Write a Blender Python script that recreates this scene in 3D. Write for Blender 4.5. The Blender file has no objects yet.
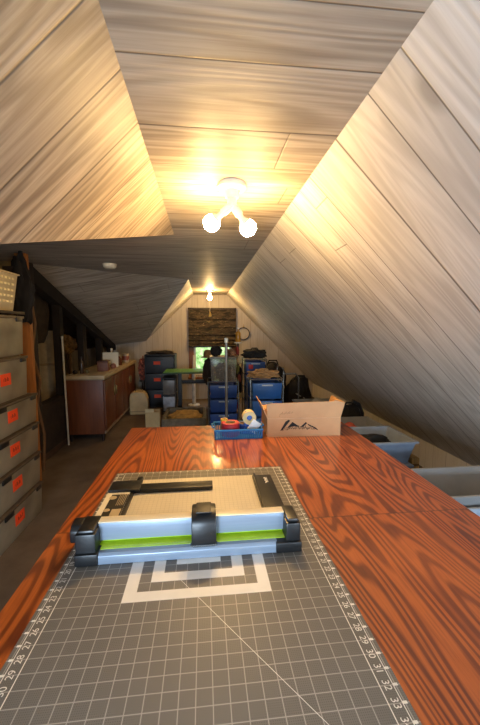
import bpy, bmesh, math, random
from mathutils import Vector, Matrix, noise

random.seed(7)
SC = bpy.context.scene
COL = SC.collection
PI = math.pi
H = 1.47            # eye height
ZC = 2.11           # flat ceiling height
YE = 6.93           # far gable wall
TT = 0.92           # table top height

# ------------------------------------------------------------------ camera
F = 340.0
pitch = math.atan(35.5 / F)
yaw = math.atan(36 / math.hypot(F, 35.5))
cd = bpy.data.cameras.new('camera')
cd.sensor_fit = 'HORIZONTAL'
cd.sensor_width = 36.0
cd.lens = F / 480 * 36.0
cd.clip_start = 0.02
cam = bpy.data.objects.new('camera', cd)
cam.location = (0, 0, H)
cam.rotation_euler = (PI / 2 - pitch, 0, -yaw)
COL.objects.link(cam)
SC.camera = cam

# ------------------------------------------------------------------ world, light, exposure
w = bpy.data.worlds.new('world')
SC.world = w
w.use_nodes = True
bgn = w.node_tree.nodes['Background']
bgn.inputs[0].default_value = (0.86, 0.94, 1.0, 1)
bgn.inputs[1].default_value = 4.0
SC.view_settings.view_transform = 'Standard'
SC.view_settings.look = 'None'
SC.view_settings.gamma = 1
SC.view_settings.use_curve_mapping = False
SC.view_settings.exposure = 0.0
BULB_NEAR = 47.0
BULB_FAR = 58.0
DAY = 74.0


def area(name, loc, rot, sx, sy, power, color):
    l = bpy.data.lights.new(name, 'AREA')
    l.shape = 'RECTANGLE'
    l.size = sx
    l.size_y = sy
    l.energy = power
    l.color = color
    o = bpy.data.objects.new(name, l)
    o.location = loc
    o.rotation_euler = rot
    COL.objects.link(o)
    return o


# daylight through the gable window behind the camera, then an added fill at right
area('daylight_back_window', (-0.60, -1.49, 1.10), (PI / 2 + .08, 0, -.55), 0.62, 0.46, DAY, (0.62, 0.80, 1.0))
area('added_right_fill', (1.10, -1.46, .82), (PI / 2, 0, -.5), 0.62, 0.52, 46.0, (0.68, 0.84, 1.0))  # added fill to brighten the right slope and knee wall


# ------------------------------------------------------------------ materials
def srgb(h):
    h = h.lstrip('#')
    v = [int(h[i:i + 2], 16) / 255 for i in (0, 2, 4)]
    return tuple((c / 12.92 if c <= .04045 else ((c + .055) / 1.055) ** 2.4) for c in v) + (1.0,)


class N:
    """tiny node helper"""
    def __init__(self, name):
        self.m = bpy.data.materials.new(name)
        self.m.use_nodes = True
        self.t = self.m.node_tree
        self.b = self.t.nodes['Principled BSDF']

    def n(self, kind, **kw):
        o = self.t.nodes.new(kind)
        for k, v in kw.items():
            setattr(o, k, v)
        return o

    def l(self, a, b):
        self.t.links.new(a, b)

    def math(self, op, a, b=None, c=None):
        o = self.n('ShaderNodeMath', operation=op)
        for i, v in enumerate((a, b, c)):
            if v is None:
                continue
            if isinstance(v, (int, float)):
                o.inputs[i].default_value = v
            else:
                self.l(v, o.inputs[i])
        return o.outputs[0]

    def mix(self, fac, a, b, mode='MIX'):
        o = self.n('ShaderNodeMix', data_type='RGBA', blend_type=mode)
        for s, v in ((o.inputs[0], fac), (o.inputs[6], a), (o.inputs[7], b)):
            if isinstance(v, (int, float)):
                s.default_value = v
            elif isinstance(v, tuple):
                s.default_value = v
            else:
                self.l(v, s)
        return o.outputs[2]

    def comb(self, x, y, z):
        o = self.n('ShaderNodeCombineXYZ')
        for i, v in enumerate((x, y, z)):
            if isinstance(v, (int, float)):
                o.inputs[i].default_value = v
            else:
                self.l(v, o.inputs[i])
        return o.outputs[0]

    def noise(self, vec, scale=1, detail=2, rough=.5, dist=0):
        o = self.n('ShaderNodeTexNoise')
        self.l(vec, o.inputs['Vector'])
        o.inputs['Scale'].default_value = scale
        o.inputs['Detail'].default_value = detail
        o.inputs['Roughness'].default_value = rough
        o.inputs['Distortion'].default_value = dist
        return o.outputs['Fac']

    def ramp(self, fac, *stops):
        o = self.n('ShaderNodeValToRGB')
        e = o.color_ramp.elements
        while len(e) < len(stops):
            e.new(.5)
        for i, (p, c) in enumerate(stops):
            e[i].position = p
            e[i].color = c if isinstance(c, tuple) else (c, c, c, 1)
        self.l(fac, o.inputs[0])
        return o.outputs[0]

    def bump(self, h, strength=.3, dist=.01):
        o = self.n('ShaderNodeBump')
        o.inputs['Strength'].default_value = strength
        o.inputs['Distance'].default_value = dist
        self.l(h, o.inputs['Height'])
        self.l(o.outputs[0], self.b.inputs['Normal'])

    def setc(self, c):
        if isinstance(c, tuple):
            self.b.inputs['Base Color'].default_value = c
        else:
            self.l(c, self.b.inputs['Base Color'])

    def s(self, **kw):
        for k, v in kw.items():
            i = self.b.inputs[k.replace('_', ' ')]
            if isinstance(v, (int, float)) or isinstance(v, tuple):
                i.default_value = v
            else:
                self.l(v, i)
        return self


_cache = {}


def M(hexc, rough=.5, metal=0.0, var=.18, scale=9.0, trans=0.0, emit=0.0, alpha=1.0, stretch=(1, 1, 1)):
    """general procedural material: a base colour broken up by noise"""
    key = (hexc, rough, metal, var, scale, trans, emit, alpha, stretch)
    if key in _cache:
        return _cache[key]
    k = N('surface_' + hexc.strip('#'))
    tc = k.n('ShaderNodeTexCoord')
    mp = k.n('ShaderNodeMapping')
    mp.inputs['Scale'].default_value = stretch
    k.l(tc.outputs['Object'], mp.inputs[0])
    nz = k.noise(mp.outputs[0], scale, 4, .6)
    c = srgb(hexc)
    d = tuple(max(0, v * (1 - 1.5 * var)) for v in c[:3]) + (1,)
    e = tuple(min(1, v * (1 + var)) for v in c[:3]) + (1,)
    k.setc(k.ramp(nz, (.3, d), (.7, e)))
    k.s(Roughness=rough, Metallic=metal)
    if trans:
        k.s(Transmission_Weight=trans, IOR=1.3)
    if alpha < 1:
        k.s(Alpha=alpha)
    if emit:
        k.b.inputs['Emission Color'].default_value = c
        k.s(Emission_Strength=emit)
    _cache[key] = k.m
    return k.m


def plank_mat(name, light, mid, dark, pitchw=.235, seam_col='#4a3d33', grain=1.0, seed=0.0, rough=.55, ends=True):
    """whitewashed wood boards laid along UV u, stacked along UV v (metres)"""
    k = N(name)
    uvn = k.n('ShaderNodeUVMap')
    sp = k.n('ShaderNodeSeparateXYZ')
    k.l(uvn.outputs[0], sp.inputs[0])
    u, v = sp.outputs[0], sp.outputs[1]
    wob = k.noise(k.comb(0.0, k.math('MULTIPLY', v, 1.7), seed), 1, 0)
    vw = k.math('ADD', v, k.math('MULTIPLY', wob, .42))
    q = k.math('DIVIDE', vw, pitchw)
    cell = k.math('FLOOR', q)
    fr = k.math('FRACT', q)
    wn = k.n('ShaderNodeTexWhiteNoise', noise_dimensions='1D')
    k.l(k.math('ADD', cell, seed + .37), wn.inputs['W'])
    rnd = wn.outputs['Value']
    edge = k.math('MULTIPLY', k.math('MINIMUM', fr, k.math('SUBTRACT', 1.0, fr)), pitchw)
    seam = k.ramp(k.math('DIVIDE', edge, .02), (.05, 1.0), (.22, 0.0))
    if ends:
        uo = k.math('DIVIDE', k.math('ADD', u, k.math('MULTIPLY', rnd, 9.0)), 2.3)
        ue = k.math('FRACT', uo)
        eend = k.math('MULTIPLY', k.math('MINIMUM', ue, k.math('SUBTRACT', 1.0, ue)), 2.3)
        seam = k.math('MAXIMUM', seam, k.math('MULTIPLY', k.ramp(k.math('DIVIDE', eend, .02), (.05, 1.0), (.2, 0.0)), .7))
    idz = k.math('MULTIPLY', rnd, 37.0)
    # cathedral figure = contour lines of a stretched noise
    n1 = k.noise(k.comb(k.math('MULTIPLY', u, .5), k.math('MULTIPLY', v, 6.0), idz), 1, 2.0, .45, .0)
    lines = k.math('SINE', k.math('MULTIPLY', n1, 85.0))
    lines = k.ramp(k.math('MULTIPLY_ADD', lines, .5, .5), (.15, 0.0), (.95, 1.0))
    fine = k.noise(k.comb(k.math('MULTIPLY', u, 3.0), k.math('MULTIPLY', v, 95.0), idz), 1, 3, .6)
    blot = k.noise(k.comb(k.math('MULTIPLY', u, 1.3), k.math('MULTIPLY', v, 5.0), idz), 1, 3, .6)
    patch = k.ramp(blot, (.35, 0.0), (.7, 1.0))
    c = k.mix(k.math('MULTIPLY', k.ramp(fine, (.38, 0.0), (.66, 1.0)), .55 * grain), srgb(light), srgb(mid))
    c = k.mix(k.math('MULTIPLY', patch, .62), c, srgb(mid))
    c = k.mix(k.math('MULTIPLY', k.math('MULTIPLY', lines, k.math('MULTIPLY_ADD', patch, .6, .3)), .65 * grain), c, srgb(dark))
    c = k.mix(k.math('MULTIPLY', rnd, .3), c, srgb(mid))
    # small knots
    vo = k.n('ShaderNodeTexVoronoi', feature='F1')
    k.l(k.comb(k.math('MULTIPLY', u, 1.1), k.math('MULTIPLY', v, 2.0), idz), vo.inputs['Vector'])
    vo.inputs['Scale'].default_value = 1.0
    kn = k.ramp(vo.outputs['Distance'], (.03, 1.0), (.075, 0.0))
    c = k.mix(k.math('MULTIPLY', kn, .6), c, srgb(dark))
    c = k.mix(k.math('MULTIPLY', seam, .85), c, srgb(seam_col))
    k.setc(c)
    k.s(Roughness=rough)
    hgt = k.math('SUBTRACT', k.math('MULTIPLY', lines, -.25), k.math('MULTIPLY', seam, 1.4))
    hgt = k.math('SUBTRACT', hgt, k.math('MULTIPLY', fine, .35))
    k.bump(hgt, .35, .004)
    return k.m


def plywood_mat():
    """orange stained plywood, cathedral grain along object Y"""
    k = N('stained_plywood')
    tc = k.n('ShaderNodeTexCoord')
    sp = k.n('ShaderNodeSeparateXYZ')
    k.l(tc.outputs['Object'], sp.inputs[0])
    x, y = sp.outputs[0], sp.outputs[1]
    half = k.math('GREATER_THAN', y, .905)
    z = k.math('MULTIPLY', half, 5.3)
    n1 = k.noise(k.comb(k.math('MULTIPLY', x, 5.6), k.math('MULTIPLY', y, .6), z), 1, 1.6, .4, .0)
    ln = k.math('MULTIPLY_ADD', k.math('SINE', k.math('MULTIPLY', n1, 235.0)), .5, .5)
    tri = k.ramp(ln, (.3, 0.0), (.85, 1.0))
    fine = k.noise(k.comb(k.math('MULTIPLY', x, 190.0), k.math('MULTIPLY', y, 7.0), z), 1, 3, .6)
    blot = k.noise(k.comb(k.math('MULTIPLY', x, 4.0), k.math('MULTIPLY', y, 2.2), z), 1, 4, .6)
    c = k.mix(k.ramp(blot, (.3, 0.0), (.7, 1.0)), srgb('#a85520'), srgb('#c46c2d'))
    c = k.mix(k.math('MULTIPLY', tri, k.math('MULTIPLY_ADD', k.ramp(blot, (.35, 1.0), (.7, 0.0)), .5, .42)), c, srgb('#57200c'))
    c = k.mix(k.math('MULTIPLY', k.ramp(fine, (.45, 0.0), (.75, 1.0)), .45), c, srgb('#4a1c0c'))
    sm = k.math('ABSOLUTE', k.math('SUBTRACT', y, .905))
    c = k.mix(k.math('MULTIPLY', k.ramp(sm, (.0015, 1.0), (.004, 0.0)), .7), c, srgb('#3a160a'))
    k.setc(c)
    k.s(Roughness=.4, Coat_Weight=.5, Coat_Roughness=.14)
    k.bump(k.math('ADD', k.math('MULTIPLY', tri, -.4), k.math('MULTIPLY', fine, -.6)), .22, .002)
    return k.m


def grid_mat(name, base, line, dot, pitchm, lw, dots=True, dash=0.0):
    """square grid printed on object XY with small dots between"""
    k = N(name)
    tc = k.n('ShaderNodeTexCoord')
    sp = k.n('ShaderNodeSeparateXYZ')
    k.l(tc.outputs['Object'], sp.inputs[0])

    def lines(p, wd):
        out = None
        for a in (sp.outputs[0], sp.outputs[1]):
            f = k.math('FRACT', k.math('ADD', k.math('DIVIDE', a, p), 100.5))
            d = k.math('MULTIPLY', k.math('ABSOLUTE', k.math('SUBTRACT', f, .5)), p)
            m = k.math('LESS_THAN', d, wd)
            out = m if out is None else k.math('MAXIMUM', out, m)
        return out
    nz = k.noise(tc.outputs['Object'], 14, 4)
    c = k.mix(nz, srgb(base), tuple(v * .82 for v in srgb(base)[:3]) + (1,))
    if dots:
        q = pitchm / 8
        dm = None
        for a in (sp.outputs[0], sp.outputs[1]):
            f = k.math('FRACT', k.math('ADD', k.math('DIVIDE', a, q), 100.5))
            d = k.math('ABSOLUTE', k.math('SUBTRACT', f, .5))
            m = k.math('LESS_THAN', d, .2)
            dm = m if dm is None else k.math('MULTIPLY', dm, m)
        c = k.mix(k.math('MULTIPLY', dm, .8), c, srgb(dot))
    c = k.mix(k.math('MULTIPLY', lines(pitchm, lw), .46), c, srgb(line))
    k.setc(c)
    k.s(Roughness=.48)
    return k.m


# ------------------------------------------------------------------ mesh builder
class B:
    def __init__(self):
        self.bm = bmesh.new()

    def box(self, x0, x1, y0, y1, z0, z1, rot=None, piv=None):
        vs = [self.bm.verts.new((x, y, z)) for x in (x0, x1) for y in (y0, y1) for z in (z0, z1)]
        for f in ((0, 1, 3, 2), (4, 6, 7, 5), (0, 4, 5, 1), (2, 3, 7, 6), (0, 2, 6, 4), (1, 5, 7, 3)):
            self.bm.faces.new([vs[i] for i in f])
        if rot is not None:
            bmesh.ops.rotate(self.bm, verts=vs, cent=piv or ((x0 + x1) / 2, (y0 + y1) / 2, (z0 + z1) / 2), matrix=rot)
        return self

    def frust(self, c0, s0, c1, s1):
        """box with different bottom and top rectangles: centres and full sizes"""
        vs = []
        for c, s in ((c0, s0), (c1, s1)):
            for sx, sy in ((-1, -1), (1, -1), (1, 1), (-1, 1)):
                vs.append(self.bm.verts.new((c[0] + sx * s[0] / 2, c[1] + sy * s[1] / 2, c[2])))
        self.bm.faces.new(vs[3::-1])
        self.bm.faces.new(vs[4:])
        for i in range(4):
            j = (i + 1) % 4
            self.bm.faces.new((vs[i], vs[j], vs[4 + j], vs[4 + i]))
        return self

    def tray(self, x0, x1, y0, y1, z0, z1, t=.004, taper=0.0, lip=0.0):
        """open container with walls of thickness t; bottom smaller by taper"""
        def ring(ix, z):
            return [self.bm.verts.new(p) for p in ((x0 + ix, y0 + ix, z), (x1 - ix, y0 + ix, z), (x1 - ix, y1 - ix, z), (x0 + ix, y1 - ix, z))]
        rs = [ring(taper, z0)]
        if lip:
            rs += [ring(0, z1 - lip), ring(-lip, z1 - lip), ring(-lip, z1)]
        else:
            rs += [ring(0, z1)]
        rs += [ring(t, z1), ring(taper + t, z0 + t)]
        self.bm.faces.new(rs[0][::-1])
        for a, b in zip(rs, rs[1:]):
            for i in range(4):
                j = (i + 1) % 4
                self.bm.faces.new((a[i], a[j], b[j], b[i]))
        self.bm.faces.new(rs[-1])
        return self

    def prism(self, poly, fn, d0, d1):
        """poly in 2D, fn(a, b, d) -> 3D"""
        lo = [self.bm.verts.new(fn(a, b, d0)) for a, b in poly]
        hi = [self.bm.verts.new(fn(a, b, d1)) for a, b in poly]
        self.bm.faces.new(lo[::-1])
        self.bm.faces.new(hi)
        n = len(poly)
        for i in range(n):
            j = (i + 1) % n
            self.bm.faces.new((lo[i], lo[j], hi[j], hi[i]))
        return self

    def lathe(self, prof, c=(0, 0, 0), axis='Z', seg=24, mat=None):
        rings = []
        for r, z in prof:
            ring = []
            for i in range(seg):
                a = 2 * PI * i / seg
                p = Vector((r * math.cos(a), r * math.sin(a), z))
                if axis == 'X':
                    p = Vector((p.z, p.x, p.y))
                elif axis == 'Y':
                    p = Vector((p.x, p.z, p.y))
                if mat is not None:
                    p = mat @ p
                ring.append(self.bm.verts.new(p + Vector(c)))
            rings.append(ring)
        for a, b in zip(rings, rings[1:]):
            for i in range(seg):
                j = (i + 1) % seg
                self.bm.faces.new((a[i], a[j], b[j], b[i]))
        loop = prof[0] == prof[-1]
        if prof[0][0] > 1e-6 and not loop:
            self.bm.faces.new(rings[0][::-1])
        if prof[-1][0] > 1e-6 and not loop:
            self.bm.faces.new(rings[-1])
        return self

    def tube(self, pts, r, seg=8, closed=False):
        pts = [Vector(p) for p in pts]
        n = len(pts)
        rings = []
        up = Vector((.13, .31, .94)).normalized()
        for i, p in enumerate(pts):
            a = pts[(i - 1) % n] if (closed or i > 0) else p
            b = pts[(i + 1) % n] if (closed or i < n - 1) else p
            d = (b - a).normalized()
            s = d.cross(up)
            if s.length < .05:
                s = d.cross(Vector((1, 0, 0)))
            s.normalize()
            q = s.cross(d)
            rr = r[i] if isinstance(r, (list, tuple)) else r
            rings.append([self.bm.verts.new(p + s * rr * math.cos(2 * PI * k / seg) + q * rr * math.sin(2 * PI * k / seg)) for k in range(seg)])
        m = n if closed else n - 1
        for i in range(m):
            a, b = rings[i], rings[(i + 1) % n]
            for k in range(seg):
                j = (k + 1) % seg
                self.bm.faces.new((a[k], a[j], b[j], b[k]))
        if not closed:
            self.bm.faces.new(rings[0][::-1])
            self.bm.faces.new(rings[-1])
        return self

    def ball(self, c, r, sub=3):
        m = Matrix.Translation(c)
        rr = r if isinstance(r, (tuple, list)) else (r, r, r)
        bmesh.ops.create_icosphere(self.bm, subdivisions=sub, radius=1, matrix=m @ Matrix.Diagonal((rr[0], rr[1], rr[2], 1)))
        return self

    def lump(self, c, r, seed=0, amp=.22, freq=1.6, sub=4, floor=None):
        """crumpled soft heap: a noisy ellipsoid cut flat below at floor"""
        g = bmesh.ops.create_icosphere(self.bm, subdivisions=sub, radius=1)['verts']
        off = Vector((seed * 3.1, seed * 1.7, seed * 5.3))
        for v in g:
            d = v.co.normalized()
            k = 1 + amp * (noise.noise(d * freq + off) * 1.3 + .55 * noise.noise(d * freq * 2.7 + off) - .25 * abs(noise.noise(d * freq * 4.3 + off)))
            v.co = Vector((c[0] + d.x * r[0] * k, c[1] + d.y * r[1] * k, c[2] + d.z * r[2] * k))
            if floor is not None and v.co.z < floor:
                v.co.z = floor
        return self

    def build(self, name, mat, parent=None, bevel=0.0, smooth=False, seg=2, loc=None):
        bm = self.bm
        bmesh.ops.recalc_face_normals(bm, faces=bm.faces)
        if bevel:
            es = [e for e in bm.edges if e.is_manifold and e.calc_face_angle(0) > .5]
            bmesh.ops.bevel(bm, geom=es, offset=bevel, segments=seg, affect='EDGES', profile=.6, clamp_overlap=True)
        me = bpy.data.meshes.new(name)
        bm.to_mesh(me)
        bm.free()
        if smooth or bevel:
            for p in me.polygons:
                p.use_smooth = True
            try:
                me.set_sharp_from_angle(angle=math.radians(38))
            except Exception:
                pass
        me.materials.append(mat)
        o = bpy.data.objects.new(name, me)
        COL.objects.link(o)
        if parent is not None:
            o.parent = parent
        if loc is not None:
            o.location = loc
        return o


def tag(o, label, cat, group=None, kind=None):
    o['label'] = label
    o['category'] = cat
    if group:
        o['group'] = group
    if kind:
        o['kind'] = kind
    return o


def thing(name, label, cat, loc=(0, 0, 0), rz=0.0, group=None):
    o = bpy.data.objects.new(name, None)
    o.empty_display_size = .1
    COL.objects.link(o)
    o.location = loc
    o.rotation_euler = (0, 0, rz)
    return tag(o, label, cat, group)


def struct(o):
    o['kind'] = 'structure'
    return o


def dup(root, loc, rz=None, label=None):
    r = root.copy()
    COL.objects.link(r)
    r.location = loc
    if rz is not None:
        r.rotation_euler = (0, 0, rz)
    if label:
        r['label'] = label
    for ch in list(root.children):
        c = ch.copy()
        COL.objects.link(c)
        c.parent = r
        for g in list(ch.children):
            d = g.copy()
            COL.objects.link(d)
            d.parent = c
    return r


def slab(name, polys, ud, vd, mat, outward, t=.04):
    """structure panel: list of polygons (3D points); UV in metres along ud, vd; thickened outward"""
    me = bpy.data.meshes.new(name)
    bm = bmesh.new()
    uvl = bm.loops.layers.uv.new('UVMap')
    ud = Vector(ud).normalized()
    vd = Vector(vd).normalized()
    cache = {}
    for poly in polys:
        vs = []
        for p in poly:
            key = tuple(round(c, 4) for c in p)
            if key not in cache:
                cache[key] = bm.verts.new(p)
            vs.append(cache[key])
        f = bm.faces.new(vs)
        f.normal_update()
        for lp in f.loops:
            lp[uvl].uv = (lp.vert.co.dot(ud), lp.vert.co.dot(vd))
    for f in bm.faces:
        if f.normal.dot(Vector(outward)) < 0:
            f.normal_flip()
    bm.to_mesh(me)
    bm.free()
    me.materials.append(mat)
    o = bpy.data.objects.new(name, me)
    COL.objects.link(o)
    md = o.modifiers.new('thickness', 'SOLIDIFY')
    md.thickness = t
    md.offset = 1
    return struct(o)


RX = lambda a: Matrix.Rotation(a, 3, 'X')
RY = lambda a: Matrix.Rotation(a, 3, 'Y')
RZ = lambda a: Matrix.Rotation(a, 3, 'Z')

# ================================================================== THE ROOM
XL, XR = -0.20, 0.457          # edges of the flat ceiling strip
XK, ZK = 2.28, 0.285           # right knee wall
YB = -1.5                      # gable wall behind the camera
XW = -1.76                     # stud wall
XO = -2.6                      # outer left wall

LIGHTC, MIDC, DARKC = '#d0c5b4', '#998b7a', '#5c4e41'
plank_ceiling = plank_mat('whitewashed_boards_ceiling', LIGHTC, MIDC, DARKC, seed=1.3)
plank_right = plank_mat('whitewashed_boards_right', '#dcd8d2', '#b9b3ab', '#80776f', pitchw=.2, grain=.75, seed=4.1)
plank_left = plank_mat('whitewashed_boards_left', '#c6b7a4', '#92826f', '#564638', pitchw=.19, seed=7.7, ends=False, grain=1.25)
plank_end = plank_mat('pale_vertical_boards', '#b9afa0', '#a99e8e', '#8f8477', pitchw=.14, seed=2.2, ends=False, grain=.5, seam_col='#857a6b')


plank_knee = plank_mat('pale_knee_wall_boards', '#d9d2c6', '#cbc3b6', '#b3aa9d', pitchw=.14, seed=5.2, ends=False, grain=.4, seam_col='#a89d90')


def carpet():
    k = N('brown_carpet')
    tc = k.n('ShaderNodeTexCoord')
    a = k.noise(tc.outputs['Object'], 260, 2)
    b_ = k.noise(tc.outputs['Object'], 2.4, 5, .6)
    c = k.mix(k.ramp(b_, (.35, 0.0), (.68, 1.0)), srgb('#5f4f3f'), srgb('#7c6a57'))
    c = k.mix(k.math('MULTIPLY', a, .5), c, srgb('#3d342d'))
    k.setc(c)
    k.s(Roughness=.95)
    k.bump(a, .5, .004)
    return k.m


o = B().box(XO - .1, 2.7, YB - .1, YE + .1, -.1, 0).build('floor', carpet())
struct(o)

A = (XL, 2.49, ZC)
P4 = (XL, 4.72, ZC)
P1 = (XW, 3.74, ZC - .012)
P2 = (XW, YE, 1.117)
P3 = (-1.14, YE, 1.195)


def lerp(a, b, t):
    return tuple(a[i] + (b[i] - a[i]) * t for i in range(3))


# flat centre strip together with the flat part over the left alcove
slab('ceiling', [
    [(XL, YB, ZC), (XR, YB, ZC), (XR, 2.49, ZC), A],
    [A, (XR, 2.49, ZC), (XR, 4.72, ZC), P4],
    [P4, (XR, 4.72, ZC), (XR, YE, ZC), (XL, YE, ZC)],
    [A, P4, (XW, 3.74, ZC), (XO, 3.74, ZC), (XO, 2.49, ZC)],
], (1, 0, 0), (0, 1, 0), plank_ceiling, (0, 0, 1))
# far slope of the cross gable: ruled surface between its two edges
NU, NV = 10, 12
grid = [[lerp(lerp((XW, 3.74, ZC), P2, i / NU), lerp(P4, P3, i / NU), j / NV) for j in range(NV + 1)] for i in range(NU + 1)]
slab('wall_dormer_slope', [[grid[i][j], grid[i + 1][j], grid[i + 1][j + 1], grid[i][j + 1]] for i in range(NU) for j in range(NV)],
     (1, 0, 0), (0, 1, 0), plank_ceiling, (0, 0, 1))
# near left roof slope, ends along the valley of the cross gable
slab('wall_left_slope', [[A, (XL, YB, ZC), (-1.34, YB, .97)]], (-.707, 0, -.707), (0, 1, 0), plank_left, (-1, 0, 1))
slab('wall_near_gable_slope', [[A, (-1.34, YB, .97), (XO, YB, .97), (XO, 2.49, ZC)]], (1, 0, 0), (0, 1, .28), plank_ceiling, (0, 0, 1))
# far left roof slope beyond the cross gable
slab('wall_far_left_slope', [[P4, (XL, YE, ZC), P3]], (-.707, 0, -.707), (0, 1, 0), plank_right, (-1, 0, 1))
# long right roof slope and its knee wall
slab('wall_right_slope', [[(XR, YB, ZC), (XR, YE, ZC), (XK, YE, ZK), (XK, YB, ZK)]], (.707, 0, -.707), (0, 1, 0), plank_right, (1, 0, 1))
slab('wall_right', [[(XK, YB, 0), (XK, YE, 0), (XK, YE, ZK), (XK, YB, ZK)]], (0, 0, 1), (0, 1, 0), plank_knee, (1, 0, 0))
# far gable with its window opening
WX0, WX1, WZ0, WZ1 = -.21, .55, .50, 1.72
slab('wall_end', [
    [(XO, YE, 0), (WX0, YE, 0), (WX0, YE, WZ0), (WX0, YE, WZ1), (WX0, YE, ZC + .03), (XO, YE, ZC + .03)],
    [(WX1, YE, 0), (XK + .05, YE, 0), (XK + .05, YE, ZC + .03), (WX1, YE, ZC + .03), (WX1, YE, WZ1), (WX1, YE, WZ0)],
    [(WX0, YE, 0), (WX1, YE, 0), (WX1, YE, WZ0), (WX0, YE, WZ0)],
    [(WX0, YE, WZ1), (WX1, YE, WZ1), (WX1, YE, ZC + .03), (WX0, YE, ZC + .03)],
], (0, 0, 1), (1, 0, 0), plank_end, (0, 1, 0), .1)
# gable behind the camera with the window that lights the near end
BX0, BX1, BZ0, BZ1 = -.95, -.25, .82, 1.34
RX0, RX1, RZ0, RZ1 = .76, 1.44, .54, 1.10  # added opening at right, made for the fill light
slab('wall_back', [
    [(XO, YB, 0), (BX0, YB, 0), (BX0, YB, BZ0), (BX0, YB, BZ1), (BX0, YB, ZC + .03), (XO, YB, ZC + .03)],
    [(BX1, YB, 0), (RX0, YB, 0), (RX0, YB, RZ0), (RX0, YB, RZ1), (RX0, YB, ZC + .03), (BX1, YB, ZC + .03), (BX1, YB, BZ1), (BX1, YB, BZ0)],
    [(RX1, YB, 0), (XK + .05, YB, 0), (XK + .05, YB, ZC + .03), (RX1, YB, ZC + .03), (RX1, YB, RZ1), (RX1, YB, RZ0)],
    [(RX0, YB, 0), (RX1, YB, 0), (RX1, YB, RZ0), (RX0, YB, RZ0)],
    [(RX0, YB, RZ1), (RX1, YB, RZ1), (RX1, YB, ZC + .03), (RX0, YB, ZC + .03)],
    [(BX0, YB, 0), (BX1, YB, 0), (BX1, YB, BZ0), (BX0, YB, BZ0)],
    [(BX0, YB, BZ1), (BX1, YB, BZ1), (BX1, YB, ZC + .03), (BX0, YB, ZC + .03)],
], (0, 0, 1), (1, 0, 0), plank_end, (0, -1, 0), .1)
plaster = M('#8c7a5e', .9, var=.3, scale=3)
slab('wall_left', [[(XO, YB, 0), (XO, YE, 0), (XO, YE, ZC + .03), (XO, YB, ZC + .03)]], (0, 1, 0), (0, 0, 1), plaster, (-1, 0, 0))
# plaster wall at the end of the alcove of plastic boxes, facing the camera
slab('wall_alcove_end', [[(XO, 3.62, 0), (-1.86, 3.62, 0), (-1.86, 3.62, ZC), (XO, 3.62, ZC)]], (1, 0, 0), (0, 0, 1), M('#a8946c', .9, var=.15, scale=4), (0, 1, 0), .04)
# roof over the eave behind the studs
slab('wall_eave_roof', [[(XW, 3.74, ZC + .01), P2, (XO, YE, 1.0), (XO, 3.74, ZC + .01)]], (0, 1, 0), (1, 0, 0), M('#3a2a1d', .9, var=.4), (0, 0, 1))

# low dark board wall under the studs
dark_wood = M('#2c1e14', .8, var=.35, scale=6, stretch=(6, 1, 1))
struct(B().box(XW - .03, XW, 3.70, YE, 0, .585).build('wall_left_low', M('#33261c', .8, var=.3), bevel=.003))
struct(B().box(XW - .09, XW + .02, 3.68, YE, .585, .625).build('trim_1', dark_wood, bevel=.004))
# studs, with the rafter that closes the slope above them
sl = (1.117 - (ZC - .012)) / (YE - 3.74)


def zdorm(y):
    return (ZC - .012) + sl * (y - 3.74)


n = 2
for (y0, y1, c) in ((4.41, 4.51, '#20160e'), (5.20, 5.34, '#20160e'), (6.03, 6.16, '#20160e'), (6.70, 6.82, '#20160e')):
    b = B()
    b.prism([(y0, .625), (y1, .625), (y1, zdorm(y1) - .045), (y0, zdorm(y0) - .045)], lambda a, z, d: (d, a, z), XW - .09, XW + .0)
    struct(b.build('trim_%d' % n, M(c, .85, var=.3), bevel=.004))
    n += 1
b = B().prism([(3.6, zdorm(3.6) - .17), (YE, zdorm(YE) - .10), (YE, zdorm(YE) + .0), (3.74, zdorm(3.74)), (3.6, ZC)], lambda a, z, d: (d, a, z), XW - .1, XW + .025)
struct(b.build('trim_%d' % n, M('#1d140d', .85, var=.3), bevel=.004))
n += 1
# dark corner post at the start of the stud wall, pale pine stud in front of it
struct(B().box(-1.78, -1.69, 3.56, 3.68, 0, ZC - .01).build('trim_%d' % n, M('#241810', .85, var=.3), bevel=.004))
n += 1
pine = M('#a8672c', .6, var=.25, scale=5, stretch=(5, 5, .6))
struct(B().box(-1.625, -1.53, 3.20, 3.25, 0, ZC - .005).build('trim_%d' % n, pine, bevel=.003))
n += 1
# baseboard of the low wall
struct(B().box(XW, XW + .015, 3.7, 4.4, 0, .07).build('baseboard_left', M('#4a3423', .7), bevel=.003))

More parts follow.
